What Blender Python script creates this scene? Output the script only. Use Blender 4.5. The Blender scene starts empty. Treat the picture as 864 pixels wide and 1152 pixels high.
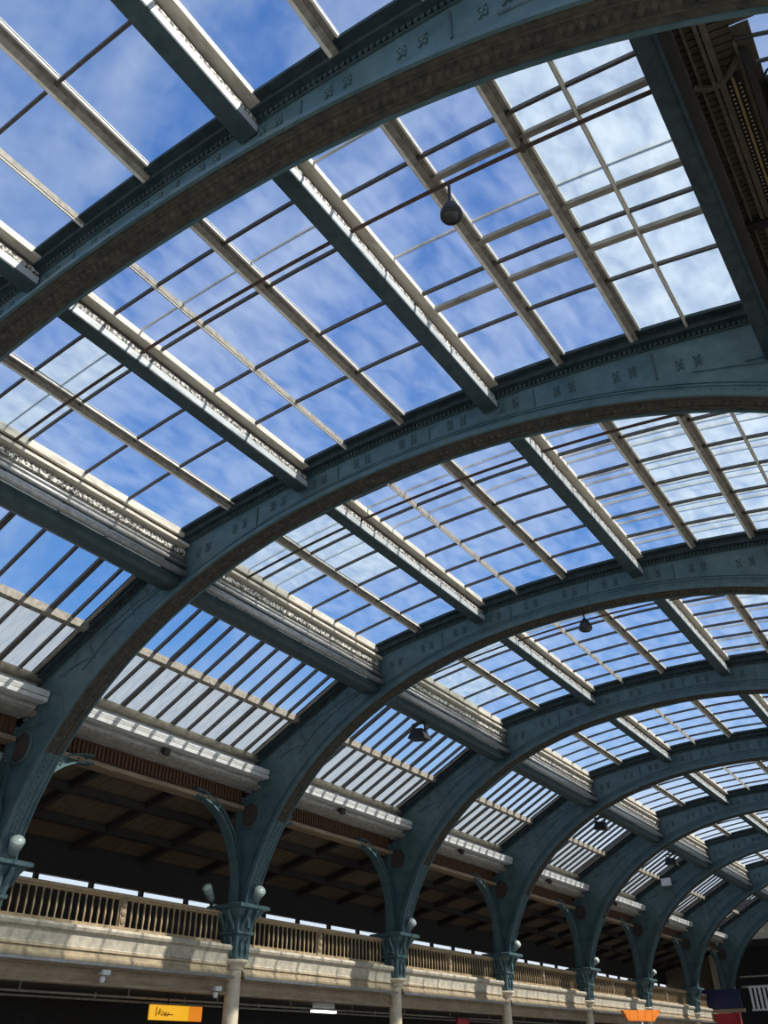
import bpy, bmesh, math, random
from mathutils import Vector, Matrix
random.seed(7)
S = 1.5            # metres per layout unit
EYE = 1.07         # eye height in layout units; layout z is measured from the eye
scn = bpy.context.scene
COL = scn.collection
def W(x, y, z): return Vector((x*S, y*S, (z+EYE)*S))

# ------------------------------------------------------------------ camera
F = Vector((-0.46468662, 0.69572336, 0.54775483))
R = Vector((0.82772289, 0.56104067, -0.01040128))
U = R.cross(F)
cd = bpy.data.cameras.new('camera'); cam = bpy.data.objects.new('camera', cd); COL.objects.link(cam)
m = Matrix((R, U, -F)).transposed().to_4x4(); m.translation = W(0, 2.491, 0); cam.matrix_world = m
cd.sensor_fit = 'VERTICAL'; cd.sensor_height = 24.0; cd.lens = 948.8/1152*24.0
cd.clip_start = .05; cd.clip_end = 500
scn.camera = cam
# ------------------------------------------------------------------ exposure
scn.view_settings.view_transform = 'Standard'; scn.view_settings.look = 'None'
scn.view_settings.exposure = 0.0; scn.view_settings.gamma = 1.0; scn.view_settings.use_curve_mapping = False
scn.cycles.transparent_max_bounces = 24
scn.cycles.max_bounces = 8
# ------------------------------------------------------------------ sky
wd = bpy.data.worlds.new('sky'); scn.world = wd; wd.use_nodes = True
nt = wd.node_tree; N = nt.nodes; L = nt.links; N.clear()
out = N.new('ShaderNodeOutputWorld'); bg = N.new('ShaderNodeBackground')
tc = N.new('ShaderNodeTexCoord'); sp = N.new('ShaderNodeSeparateXYZ'); L.new(tc.outputs['Generated'], sp.inputs[0])
ramp = N.new('ShaderNodeValToRGB'); L.new(sp.outputs['Z'], ramp.inputs[0])
e = ramp.color_ramp.elements
e[0].position = 0.0; e[0].color = (.86, .91, .96, 1)
e[1].position = 1.0; e[1].color = (.07, .19, .52, 1)
for ps, c in ((.20, (.66, .80, .95, 1)), (.28, (.30, .52, .86, 1)), (.42, (.115, .32, .74, 1)), (.7, (.085, .23, .60, 1))):
    k = e.new(ps); k.color = c
mp = N.new('ShaderNodeMapping'); mp.inputs['Scale'].default_value = (2.2, 5.0, 3.0); mp.inputs['Rotation'].default_value = (.3, .2, .6)
L.new(tc.outputs['Generated'], mp.inputs[0])
nz = N.new('ShaderNodeTexNoise'); nz.inputs['Scale'].default_value = 1.6; nz.inputs['Detail'].default_value = 9; nz.inputs['Roughness'].default_value = .56
nz.inputs['Distortion'].default_value = .25
L.new(mp.outputs[0], nz.inputs['Vector'])
cr = N.new('ShaderNodeValToRGB'); cr.color_ramp.elements[0].position = .42; cr.color_ramp.elements[0].color = (0, 0, 0, 1)
cr.color_ramp.elements[1].position = .80; cr.color_ramp.elements[1].color = (.54, .54, .54, 1)
L.new(nz.outputs[0], cr.inputs[0])
# paler sky toward the sun side (+x)
mx_ = N.new('ShaderNodeMapRange'); mx_.inputs['From Min'].default_value = -.15; mx_.inputs['From Max'].default_value = .6
mx_.inputs['To Min'].default_value = 0; mx_.inputs['To Max'].default_value = .45
L.new(sp.outputs['X'], mx_.inputs['Value'])
ad = N.new('ShaderNodeMath'); ad.operation = 'ADD'; ad.use_clamp = True
L.new(cr.outputs[0], ad.inputs[0]); L.new(mx_.outputs[0], ad.inputs[1])
mix = N.new('ShaderNodeMixRGB'); mix.inputs[2].default_value = (.66, .76, .88, 1)
L.new(ad.outputs[0], mix.inputs[0]); L.new(ramp.outputs[0], mix.inputs[1])
L.new(mix.outputs[0], bg.inputs[0]); bg.inputs[1].default_value = 1.0; L.new(bg.outputs[0], out.inputs[0])
# ------------------------------------------------------------------ sun
sd = bpy.data.lights.new('sun', 'SUN'); so = bpy.data.objects.new('sun', sd); COL.objects.link(so)
sd.energy = 6.5; sd.angle = math.radians(.6); sd.color = (1.0, .95, .86)
SUN = Vector((.66, .20, .72)).normalized()
so.rotation_euler = SUN.to_track_quat('Z', 'Y').to_euler()

# ------------------------------------------------------------------ materials
def mat(name, c1, c2=None, rough=.6, metal=0, scale=6, bump=0, spec=.5, lo=.35, hi=.65, stretch=(1, 1, 1), emit=None):
    M = bpy.data.materials.new(name); M.use_nodes = True
    n = M.node_tree.nodes; l = M.node_tree.links; b = n['Principled BSDF']
    b.inputs['Roughness'].default_value = rough; b.inputs['Metallic'].default_value = metal
    b.inputs['Specular IOR Level'].default_value = spec
    t = n.new('ShaderNodeTexCoord'); mpp = n.new('ShaderNodeMapping'); mpp.inputs['Scale'].default_value = stretch
    l.new(t.outputs['Object'], mpp.inputs[0])
    z = n.new('ShaderNodeTexNoise'); z.inputs['Scale'].default_value = scale; z.inputs['Detail'].default_value = 8; z.inputs['Roughness'].default_value = .65
    l.new(mpp.outputs[0], z.inputs['Vector'])
    r = n.new('ShaderNodeValToRGB'); r.color_ramp.elements[0].position = lo; r.color_ramp.elements[1].position = hi
    r.color_ramp.elements[0].color = (*c1, 1); r.color_ramp.elements[1].color = (*(c2 or c1), 1)
    l.new(z.outputs[0], r.inputs[0]); l.new(r.outputs[0], b.inputs['Base Color'])
    if bump:
        bp = n.new('ShaderNodeBump'); bp.inputs['Strength'].default_value = bump; bp.inputs['Distance'].default_value = .02
        l.new(z.outputs[0], bp.inputs['Height']); l.new(bp.outputs[0], b.inputs['Normal'])
    if emit:
        b.inputs['Emission Color'].default_value = (*emit[:3], 1); b.inputs['Emission Strength'].default_value = emit[3]
    return M
def glass_mat(name, tint, dirt, d0, d1, scale=3.0, stretch=(1, 1, 1), gl=.04):
    M = bpy.data.materials.new(name); M.use_nodes = True
    n = M.node_tree.nodes; l = M.node_tree.links; n.clear()
    o = n.new('ShaderNodeOutputMaterial'); tr = n.new('ShaderNodeBsdfTransparent'); tr.inputs[0].default_value = (*tint, 1)
    tl = n.new('ShaderNodeBsdfTranslucent'); tl.inputs[0].default_value = (*dirt, 1)
    df = n.new('ShaderNodeBsdfDiffuse'); df.inputs[0].default_value = (*dirt, 1)
    ds = n.new('ShaderNodeMixShader'); ds.inputs[0].default_value = .25; l.new(tl.outputs[0], ds.inputs[1]); l.new(df.outputs[0], ds.inputs[2])
    g = n.new('ShaderNodeBsdfGlossy'); g.inputs['Roughness'].default_value = .05
    t = n.new('ShaderNodeTexCoord'); mpp = n.new('ShaderNodeMapping'); mpp.inputs['Scale'].default_value = stretch
    l.new(t.outputs['Object'], mpp.inputs[0])
    z = n.new('ShaderNodeTexNoise'); z.inputs['Scale'].default_value = scale; z.inputs['Detail'].default_value = 7; z.inputs['Distortion'].default_value = .35
    l.new(mpp.outputs[0], z.inputs['Vector'])
    r = n.new('ShaderNodeMapRange'); r.inputs['From Min'].default_value = .35; r.inputs['From Max'].default_value = .7
    r.inputs['To Min'].default_value = d0; r.inputs['To Max'].default_value = d1; l.new(z.outputs[0], r.inputs['Value'])
    m1 = n.new('ShaderNodeMixShader'); l.new(r.outputs[0], m1.inputs[0]); l.new(tr.outputs[0], m1.inputs[1]); l.new(ds.outputs[0], m1.inputs[2])
    m2 = n.new('ShaderNodeMixShader'); m2.inputs[0].default_value = gl; l.new(m1.outputs[0], m2.inputs[1]); l.new(g.outputs[0], m2.inputs[2])
    l.new(m2.outputs[0], o.inputs[0])
    return M
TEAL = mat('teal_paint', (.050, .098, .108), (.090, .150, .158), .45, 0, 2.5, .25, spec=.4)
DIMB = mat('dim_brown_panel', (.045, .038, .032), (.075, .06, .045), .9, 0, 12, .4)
TEALK = mat('teal_paint_shaded', (.022, .034, .038), (.045, .066, .072), .7, 0, 4, .3, spec=.2)  # near-black teal, paints shade onto the top flange and girder
TEALD = mat('teal_paint_dark', (.035, .060, .066), (.062, .095, .102), .6, 0, 4, .4, spec=.3)  # darker teal, shade painted into dentils and roof beam undersides
SOFF = mat('soffit_brown', (.045, .044, .037), (.11, .095, .072), .8, 0, 7, .5, spec=.2)  # dull brown-grey for the soffit band above the legs
CREAM = mat('weathered_cream_paint', (.66, .60, .48), (.30, .25, .18), .6, 0, 9, .3, lo=.5, hi=.78, stretch=(1, .25, 1))
WHITEC = mat('chalky_cream_paint', (.86, .82, .72), (.50, .45, .36), .5, 0, 9, .2, lo=.5, hi=.8)
FLAKE = mat('flaking_cream_paint', (.74, .70, .60), (.05, .045, .035), .7, 0, 14, .6, lo=.44, hi=.54)
BARD = mat('dark_glazing_bar', (.055, .052, .048), (.12, .10, .08), .6, 0, 12, .1)
RAIL = mat('grey_wood_rail', (.20, .18, .145), (.40, .36, .29), .7, 0, 8, .3, stretch=(.3, 1, 1))
PALE = mat('pale_sunlit_face', (.50, .52, .50), (.22, .23, .21), .5, 0, 7, .3, lo=.5, hi=.75, stretch=(1, .3, 1))  # puts the sunlit side of the purlins into a pale colour
PIPE = mat('pale_metal_pipe', (.52, .52, .50), (.30, .30, .28), .35, .3, 8, .1)
RUST = mat('rusted_rod', (.045, .032, .026), (.13, .065, .035), .7, 0, 10, .3)
STONE = mat('cream_stone', (.50, .44, .33), (.27, .24, .19), .8, 0, 5, .4, lo=.4, hi=.72)
STONE2 = mat('tan_stone_course', (.40, .31, .19), (.22, .17, .11), .8, 0, 5, .4, lo=.4, hi=.72)
FASC = mat('pale_fascia_boards', (.62, .60, .54), (.22, .20, .17), .7, 0, 7, .4, lo=.42, hi=.75, stretch=(1, .35, 2))
BROWN = mat('brown_frieze', (.075, .035, .018), (.14, .065, .03), .8, 0, 14, .6)
TIMB = mat('tan_timber', (.22, .155, .095), (.36, .27, .17), .75, 0, 6, .3, stretch=(1, .3, 1))
BALU = mat('tan_baluster_paint', (.26, .175, .09), (.40, .30, .17), .7, 0, 8, .2)
BOARD = mat('brown_boards', (.085, .062, .036), (.16, .12, .075), .85, 0, 4, .3, stretch=(.2, 2, 1))
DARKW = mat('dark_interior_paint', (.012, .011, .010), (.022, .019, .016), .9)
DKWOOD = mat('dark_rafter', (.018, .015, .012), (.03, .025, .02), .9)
FLOORM = mat('grey_floor_tiles', (.20, .19, .17), (.15, .14, .125), .5, 0, 1)
COLM = mat('cream_column_paint', (.66, .56, .40), (.52, .43, .30), .5, 0, 4, .1)
BLACK = mat('black_metal', (.015, .014, .013), (.03, .028, .025), .5)
LENS = mat('pale_green_lens', (.55, .62, .55), (.45, .52, .46), .25)
WHITEP = mat('white_plastic', (.78, .78, .75), (.62, .62, .6), .4)
CLEAR = glass_mat('dirty_clear_glass', (.92, .95, 1.0), (.74, .80, .88), .03, .22, 2.2, (1, .5, 1))
CLEARN = glass_mat('clean_clear_glass', (.97, .98, 1.0), (.80, .86, .93), .0, .07, 2.0)
FROST = glass_mat('frosted_greenish_glass', (.78, .86, .90), (.56, .64, .67), .38, .80, 2.5, (1, .6, 1), .03)
FROSTL = glass_mat('grimy_frosted_glass', (.56, .58, .54), (.66, .67, .62), .70, .98, 3.5, (.4, 3, 1), .03)

# ------------------------------------------------------------------ mesh builder
class MB:
    def __init__(s): s.v = []; s.f = []
    def quad_strip(s, rings, closed=True, caps=True):
        b = len(s.v); n = len(rings[0])
        for r in rings: s.v += [W(*p) for p in r]
        for i in range(len(rings)-1):
            for j in range(n if closed else n-1):
                k = (j+1) % n
                s.f.append((b+i*n+j, b+i*n+k, b+(i+1)*n+k, b+(i+1)*n+j))
        if caps and closed:
            s.f.append(tuple(b+j for j in range(n))[::-1]); s.f.append(tuple(b+(len(rings)-1)*n+j for j in range(n)))
        return s
    def box(s, x0, x1, y0, y1, z0, z1):
        s.quad_strip([[(x0, y0, z0), (x1, y0, z0), (x1, y1, z0), (x0, y1, z0)], [(x0, y0, z1), (x1, y0, z1), (x1, y1, z1), (x0, y1, z1)]]); return s
    def prism_y(s, pts, y0, y1):     # polygon in xz extruded along y
        s.quad_strip([[(x, y0, z) for x, z in pts], [(x, y1, z) for x, z in pts]]); return s
    def tube(s, pts, r, n=8, r1=None):
        pts = [Vector(p) for p in pts]; rings = []
        for i, p in enumerate(pts):
            d = (pts[min(i+1, len(pts)-1)] - pts[max(i-1, 0)]).normalized()
            a = Vector((0, 1, 0)) if abs(d.y) < .9 else Vector((1, 0, 0))
            u = d.cross(a).normalized(); v = d.cross(u)
            rr = r if r1 is None else r + (r1-r)*i/(len(pts)-1)
            rings.append([tuple(p + u*rr*math.cos(2*math.pi*k/n) + v*rr*math.sin(2*math.pi*k/n)) for k in range(n)])
        s.quad_strip(rings); return s
    def lathe(s, c, prof, n=20, axis='z'):
        rings = []
        for r, h in prof:
            ring = []
            for k in range(n):
                a = 2*math.pi*k/n; A, B = r*math.cos(a), r*math.sin(a)
                ring.append({'z': (c[0]+A, c[1]+B, c[2]+h), 'y': (c[0]+A, c[1]+h, c[2]+B), 'x': (c[0]+h, c[1]+A, c[2]+B)}[axis])
            rings.append(ring)
        s.quad_strip(rings); return s
    def sweep(s, path, n0, n1, y0, y1):   # rectangular section swept along (x,z,nx,nz)
        s.quad_strip([[(x+nx*n0, y0, z+nz*n0), (x+nx*n0, y1, z+nz*n0), (x+nx*n1, y1, z+nz*n1), (x+nx*n1, y0, z+nz*n1)] for x, z, nx, nz in path]); return s
    def build(s, name, material, parent=None, smooth=False):
        me = bpy.data.meshes.new(name); org = parent.get('_o', None) if parent else None
        o0 = Vector(org) if org is not None else Vector((0, 0, 0))
        me.from_pydata([tuple(v-o0) for v in s.v], [], s.f)
        bm = bmesh.new(); bm.from_mesh(me); bmesh.ops.recalc_face_normals(bm, faces=bm.faces); bm.to_mesh(me); bm.free()
        me.materials.append(material)
        if smooth:
            for p in me.polygons: p.use_smooth = len(p.vertices) == 4
        ob = bpy.data.objects.new(name, me); COL.objects.link(ob)
        if parent: ob.parent = parent; ob['_o'] = tuple(o0)
        TEMP.append(ob)
        return ob
TEMP = []
def thing(name, label, cat, loc, group=None):
    o = bpy.data.objects.new(name, None); COL.objects.link(o); o.empty_display_size = .2
    w = W(*loc); o.location = w; o['_o'] = tuple(w); o['label'] = label; o['category'] = cat
    if group: o['group'] = group
    TEMP.append(o); return o
def tag(o, label, cat, group=None):
    o['label'] = label; o['category'] = cat
    if group: o['group'] = group
    return o
def struct(o): o['kind'] = 'structure'; return o
def copy_tree(o, dy, label):
    r = o.copy(); COL.objects.link(r); r.location = o.location + Vector((0, dy*S, 0)); r['label'] = label; TEMP.append(r)
    for ch in o.children:
        c = ch.copy(); COL.objects.link(c); c.parent = r; TEMP.append(c)
        for g in ch.children:
            d = g.copy(); COL.objects.link(d); d.parent = c; TEMP.append(d)
    return r

# ------------------------------------------------------------------ layout
X0 = -5.62; AL = 8.02; AR = 8.14; BB = 5.94; ZS = 1.63; NE = 2.14
RY = {1: 6.04, 2: 11.24, 3: 17.30, 4: 23.42, 5: 29.62, 6: 36.13, 7: 42.43, 8: 49.13, 9: 55.4}
ORD = {1: 'nearest', 2: 'second nearest', 3: 'third', 4: 'fourth', 5: 'fifth', 6: 'sixth', 7: 'seventh', 8: 'eighth', 9: 'farthest'}
def gz(x):                                  # roof surface height
    u = x-X0
    if u < 0:
        a = -u
        if a <= 4.42: return 8.36-.0200*a*a
        z0 = 8.36-.02*4.42**2; return z0 + (a-4.42)*(6.10-z0)/(8.0-4.42)
    if u <= 5.32: return 8.36-.0200*u*u
    z0 = 8.36-.02*5.32**2; return z0 + (u-5.32)*(6.10-z0)/(AR-.02-5.32)
def norm_path(pts):
    o = []
    for i, (x, z) in enumerate(pts):
        a = pts[max(i-1, 0)]; b = pts[min(i+1, len(pts)-1)]
        d = Vector((b[0]-a[0], b[1]-a[1])).normalized(); o.append((x, z, -d.y, d.x))
    return o
def arc_pts(n=96):
    o = []
    for i in range(n+1):
        t = math.pi*(1 - i/n); c, s_ = math.cos(t), math.sin(t)
        A = AL if c < 0 else AR
        x = X0 + A*math.copysign(abs(c)**(2/NE), c); z = ZS + BB*abs(s_)**(2/NE)
        if z > 2.95: o.append((x, z))
    # resample evenly
    o = [(o[0][0]-.01, 2.88)] + o + [(o[-1][0]+.01, 2.88)]
    L_ = [0]
    for a, b in zip(o, o[1:]): L_.append(L_[-1]+math.dist(a, b))
    res = []; k = 0; M_ = 110
    for i in range(M_+1):
        d = L_[-1]*i/M_
        while k < len(L_)-2 and L_[k+1] < d: k += 1
        f = (d-L_[k])/max(1e-9, L_[k+1]-L_[k]); res.append((o[k][0]+(o[k+1][0]-o[k][0])*f, o[k][1]+(o[k+1][1]-o[k][1])*f))
    return res
BOT = norm_path(arc_pts())
XL, XR = X0-AL, X0+AR
TOPP = [(XL, gz(XL))] + [(X0-AL*(1-i/60), 0) for i in range(1, 60)]
tp = []
for i in range(61):
    x = XL+.02+(XR-XL-.04)*i/60
    tp.append((x, gz(x)))
# insert corners
for xc in (X0-4.42, X0+5.32): tp.append((xc, gz(xc)))
tp.sort(); TOP = norm_path(tp)
PLX = XL-.33   # outer edge of the post

def path_along(P, step, a0, a1):
    """points each step along path with normals"""
    o = []; acc = 0; nxt = a0
    for p, q in zip(P, P[1:]):
        d = math.dist(p[:2], q[:2])
        while nxt <= acc+d:
            if nxt > a1: return o
            f = (nxt-acc)/d; o.append(tuple(p[j]+(q[j]-p[j])*f for j in range(4))); nxt += step
        acc += d
    return o
def plen(P): return sum(math.dist(p[:2], q[:2]) for p, q in zip(P, P[1:]))

def smooth(c, n=6):
    if len(c) < 3: return c
    P = [c[0]]+list(c)+[c[-1]]; o = []
    for i in range(1, len(P)-2):
        for k in range(n):
            t = k/n; a, b_, c_, d = P[i-1], P[i], P[i+1], P[i+2]
            o.append(tuple(.5*(2*b_[j]+(c_[j]-a[j])*t+(2*a[j]-5*b_[j]+4*c_[j]-d[j])*t*t+(-a[j]+3*b_[j]-3*c_[j]+d[j])*t**3) for j in range(2)))
    return o+[c[-1]]
# ------------------------------------------------------------------ arched rib
def capital_box(mb, cx, y, levels):
    mb.quad_strip([[(cx-a, y-b, z), (cx+a, y-b, z), (cx+a, y+b, z), (cx-a, y+b, z)] for z, a, b in levels])
def make_rib(y):
    t = thing('arched_rib', 'x', 'arch', (XL-.15, y, 1.88), 'teal iron roof arches')
    # web plate
    left = [(PLX, 2.88), (PLX, 5.15), (XL, 5.30)]
    right = [(XR, 5.30), (XR+.33, 5.15), (XR+.33, 2.88)]
    outl = left + [(p[0], p[1]-.02) for p in TOP] + right + [(p[0], p[1]) for p in BOT[::-1]]
    mb = MB(); b = len(mb.v); n = len(outl)
    for yy in (y-.04, y+.04): mb.v += [W(x, yy, z) for x, z in outl]
    for i in range(n): k = (i+1) % n; mb.f.append((b+i, b+k, b+n+k, b+n+i))
    from mathutils.geometry import tessellate_polygon
    tris = tessellate_polygon([[Vector((x, z, 0)) for x, z in outl]])
    for a, b_, c in tris: mb.f.append((b+a, b+b_, b+c)); mb.f.append((b+n+c, b+n+b_, b+n+a))
    web = mb.build('web_plate', TEAL, t)
    # top flange, cornice and dentils; their shade is painted as darker teal
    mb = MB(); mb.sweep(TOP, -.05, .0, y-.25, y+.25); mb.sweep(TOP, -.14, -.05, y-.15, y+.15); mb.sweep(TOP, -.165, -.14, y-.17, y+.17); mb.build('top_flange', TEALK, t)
    mb = MB()
    for x, z, nx, nz in path_along(TOP, .07, .2, plen(TOP)-.2):
        w = .022; dx, dz = nz*w, -nx*w
        mb.quad_strip([[(x-dx+nx*a, yy, z-dz+nz*a), (x+dx+nx*a, yy, z+dz+nz*a), (x+dx+nx*c, yy, z+dz+nz*c), (x-dx+nx*c, yy, z-dz+nz*c)] for yy, a, c in ((y-.09, -.215, -.165), (y+.09, -.215, -.165))])
    mb.sweep(TOP, -.235, -.215, y-.065, y+.065)
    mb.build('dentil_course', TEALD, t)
    # lower flange plates
    mb = MB(); mb.sweep(BOT, .0, .035, y-.20, y+.20); mb.sweep(BOT, -.035, .0, y-.20, y-.165); mb.sweep(BOT, -.035, 0, y+.165, y+.20)
    mb.sweep(BOT, .035, .17, y-.085, y+.085); lofl = mb.build('lower_flange', TEAL, t)
    NB_ = len(BOT)
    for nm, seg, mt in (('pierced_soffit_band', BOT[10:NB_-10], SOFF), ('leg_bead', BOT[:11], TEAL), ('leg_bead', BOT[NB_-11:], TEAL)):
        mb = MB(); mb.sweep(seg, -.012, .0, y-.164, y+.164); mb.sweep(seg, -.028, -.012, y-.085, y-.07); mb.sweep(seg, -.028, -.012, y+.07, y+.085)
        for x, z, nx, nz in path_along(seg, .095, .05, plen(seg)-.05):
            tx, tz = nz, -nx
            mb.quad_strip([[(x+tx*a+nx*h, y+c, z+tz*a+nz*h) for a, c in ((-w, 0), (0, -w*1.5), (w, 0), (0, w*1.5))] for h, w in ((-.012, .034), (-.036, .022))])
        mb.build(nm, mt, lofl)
    # moulding above lower plates
    mb = MB(); mb.sweep(BOT, .17, .19, y-.10, y+.10); mb.sweep(BOT, .245, .257, y-.055, y+.055)
    mb.build('panel_moulding', TEAL, t)
    # rivet rows
    mb = MB()
    for x, z, nx, nz in path_along(BOT, .14, .3, plen(BOT)-.3):
        for sy in (-1, 1):
            c = (x+nx*.12, z+nz*.12)
            mb.quad_strip([[(c[0]+r*math.cos(k*math.pi/3), y+sy*yy, c[1]+r*math.sin(k*math.pi/3)) for k in range(6)] for r, yy in ((.014, .085), (.011, .097))])
    mb.build('rivet_rows', TEAL, lofl)['kind'] = 'stuff'
    # rosettes and web joints
    k = 0
    for x, z, nx, nz in path_along(BOT, .86, 5.0, plen(BOT)-5.0):
        topz = gz(x)-.27; lo = z+.28
        if topz-lo < .1: lo = topz-.12
        zc = (topz+lo)/2
        for j, dx in enumerate((-.12, .10)):
            cx = x+dx; cz = zc + (gz(cx)-gz(x)); rr = .042; mb = MB()
            mb.lathe((cx, y, cz), [(.006, -.075), (.022, -.06), (.02, -.04), (.02, .04), (.022, .06), (.006, .075)], 8, 'y')
            for sy in (-1, 1):
                ring = [(cx+rr*math.cos(a*math.pi/5), y+sy*.05, cz+rr*math.sin(a*math.pi/5)) for a in range(11)]
                mb.tube(ring, .010, 5)
                for q in (-1, 1): mb.lathe((cx+.03*q, y+sy*.04, cz+.07), [(.018, 0), (.016, sy*.02), (.004, sy*.03)], 6, 'y'); mb.lathe((cx-.03*q, y+sy*.04, cz-.07), [(.018, 0), (.016, sy*.02), (.004, sy*.03)], 6, 'y')
            mb.build('rosette', TEAL, web)
        if k % 2 == 0:
            xj = x+.38; mb = MB()
            if xj < 1.0: mb.box(xj-.012, xj+.012, y-.052, y+.052, min(gz(xj)-.75, zc-.1), gz(xj)-.30); mb.build('web_joint_strip', TEALD, web)
        k += 1
    # haunch scrollwork
    for side in (-1, 1):
        sx = (lambda u: X0+side*(u*(1 if side < 0 else AR/AL)))
        mb = MB()
        curves = [[(7.50, 5.70), (7.30, 5.68), (7.12, 5.50), (7.02, 5.25), (7.00, 5.0), (7.06, 4.85)],
                  [(4.4, 7.22), (5.0, 7.02), (5.6, 6.78), (6.2, 6.40), (6.7, 5.95)],
                  [(5.70, 7.02), (5.66, 6.88), (5.55, 6.72)],
                  [(6.62, 6.52), (6.60, 6.35), (6.42, 6.12)],
                  [(6.50, 6.56), (6.2, 6.68), (5.85, 6.80), (5.55, 6.95), (5.0, 7.08)],
                  [(7.35, 5.98), (7.0, 6.08), (6.75, 6.14), (6.45, 6.16)]]
        for cx_, cz_, rr in ((6.95, 6.24, .07), (6.12, 6.76, .06), (6.30, 6.60, .045), (7.2, 6.0, .05), (5.3, 7.10, .05), (7.25, 6.12, .035)):
            curves.append([(cx_+rr*(1-k*.04)*math.cos(k*.55), cz_+rr*(1-k*.04)*math.sin(k*.55)) for k in range(14)])
        for c in curves:
            for sy in (-.045, .045): mb.tube([(sx(u), y+sy, z-.02) for u, z in smooth(c)], .020, 6)
        mb.build('scroll_moulding', TEAL, web)
        # spandrel panel and ring
        cx, cz = sx(8.03), 4.78
        mb = MB(); mb.lathe((cx, y-.06, cz), [(.0, .012), (.26, .012), (.26, .108), (0, .108)], 28, 'y'); rd = mb.build('spandrel_roundel', DIMB, t)
        mb = MB()
        for sy in (-.055, .055): mb.tube([(cx+.29*math.cos(a*math.pi/14), y+sy, cz+.29*math.sin(a*math.pi/14)) for a in range(29)], .032, 6)
        mb.box(sx(8.30), sx(7.55), y-.06, y+.06, 5.12, 5.17); mb.build('roundel_ring', TEAL, rd)
        # pilaster post with bead
        mb = MB(); px = sx(8.33)
        mb.box(px-.09, px+.09, y-.11, y+.11, 2.88, 5.2)
        for k in range(34): mb.lathe((px+.02, y-.115, 2.95+k*.065), [(.0, -.026), (.02, -.018), (.026, 0), (.02, .018), (0, .026)], 6)
        mb.box(px-.03, px+.0, y-.135, y+.135, 2.88, 5.2)
        mb.build('pilaster', TEAL, t)
        # column capital
        ccx = sx(8.19)
        mb = MB(); capital_box(mb, ccx, y, [(1.86, .20, .20), (2.32, .21, .21), (2.34, .26, .26), (2.39, .26, .26), (2.41, .23, .23), (2.62, .26, .26), (2.70, .34, .34), (2.80, .40, .40), (2.82, .50, .47), (2.88, .50, .47), (2.90, .46, .43)])
        cap = mb.build('capital', TEAL, t)
        mb = MB()
        for a in range(4):
            ca, sa = math.cos(a*math.pi/2), math.sin(a*math.pi/2)
            for off in (-.12, .12):
                pts = [(.24, 2.42), (.28, 2.52), (.36, 2.62), (.44, 2.76), (.38, 2.8)]
                mb.tube([(ccx+ca*r-sa*off, y+sa*r+ca*off, z) for r, z in pts], .045, 6)
                pts = [(.20, 1.92), (.25, 2.02), (.22, 2.16), (.28, 2.28)]
                mb.tube([(ccx+ca*r-sa*off*.7, y+sa*r+ca*off*.7, z) for r, z in pts], .03, 6)
            mb.box(ccx+ca*.3-.04, ccx+ca*.3+.04, y+sa*.3-.04, y+sa*.3+.04, 2.45, 2.8)
        mb.build('acanthus_leaves', TEAL, cap)
        # longitudinal brackets
        for d in (-1, 1):
            mb = MB(); cur = []
            for i in range(15):
                a = i/14*math.pi/2; cur.append((y+d*(.13+1.5*(1-math.cos(a))), 2.9+2.0*math.sin(a)))
            for (w, e0, e1) in ((.11, 0, .035), (.03, .035, .15), (.08, .15, .19)):
                rings = []
                for i, (yy, zz) in enumerate(cur):
                    a_ = cur[max(i-1, 0)]; b_ = cur[min(i+1, 14)]; dd = Vector((b_[0]-a_[0], b_[1]-a_[1])).normalized()
                    nn = Vector((d*dd.y, -d*dd.x)); nn = nn if nn.x*d > 0 else -nn
                    rings.append([(ccx-.02-w, yy-nn.x*e0, zz-nn.y*e0), (ccx-.02+w, yy-nn.x*e0, zz-nn.y*e0), (ccx-.02+w, yy-nn.x*e1, zz-nn.y*e1), (ccx-.02-w, yy-nn.x*e1, zz-nn.y*e1)])
                mb.quad_strip(rings)
            for i in range(1, 14, 1):
                yy, zz = cur[i]; mb.lathe((ccx+.05, yy-d*.10*math.cos(i/14*1.57), zz+.09*math.sin(i/14*1.57)), [(.0, -.03), (.03, 0), (0, .03)], 6)
            mb.build('bracket', TEAL, t)
    return t
rib = make_rib(RY[1])
rib['label'] = 'nearest teal iron roof arch, sweeping across the top of the picture'
for i in range(2, 10):
    lab = {2: 'second nearest teal iron roof arch, crossing the middle with its foot at the left edge',
           9: 'farthest teal iron arch, in front of the cream end wall'}.get(i, ORD[i]+' teal iron roof arch counted from the nearest')
    copy_tree(rib, RY[i]-RY[1], lab)
# columns below
def make_column(y):
    t = thing('column', 'x', 'column', (XL-.17, y, -EYE), 'cream columns under the arch capitals')
    c = (XL-.17, y, 0)
    MB().lathe(c, [(.20, -.95), (.17, -.6), (.155, 1.66), (.155, 1.69)], 28).build('shaft', COLM, t, True)
    MB().lathe(c, [(.16, 1.66), (.185, 1.69), (.19, 1.73), (.18, 1.75), (.26, 1.79), (.28, 1.82), (.28, 1.86), (.22, 1.87)], 28).build('ring_collar', COLM, t, True)
    MB().lathe(c, [(.26, -1.07), (.26, -.98), (.22, -.95), (.2, -.9)], 28).build('base', COLM, t, True)
    return t
colm = make_column(RY[1]); colm['label'] = 'round cream column carrying the foot of the nearest arch, left of the picture'
for i in range(2, 10): copy_tree(colm, RY[i]-RY[1], 'round cream column under the capital of the %s arch' % ORD[i])
for i in (1, 2, 3):
    pass

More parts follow.
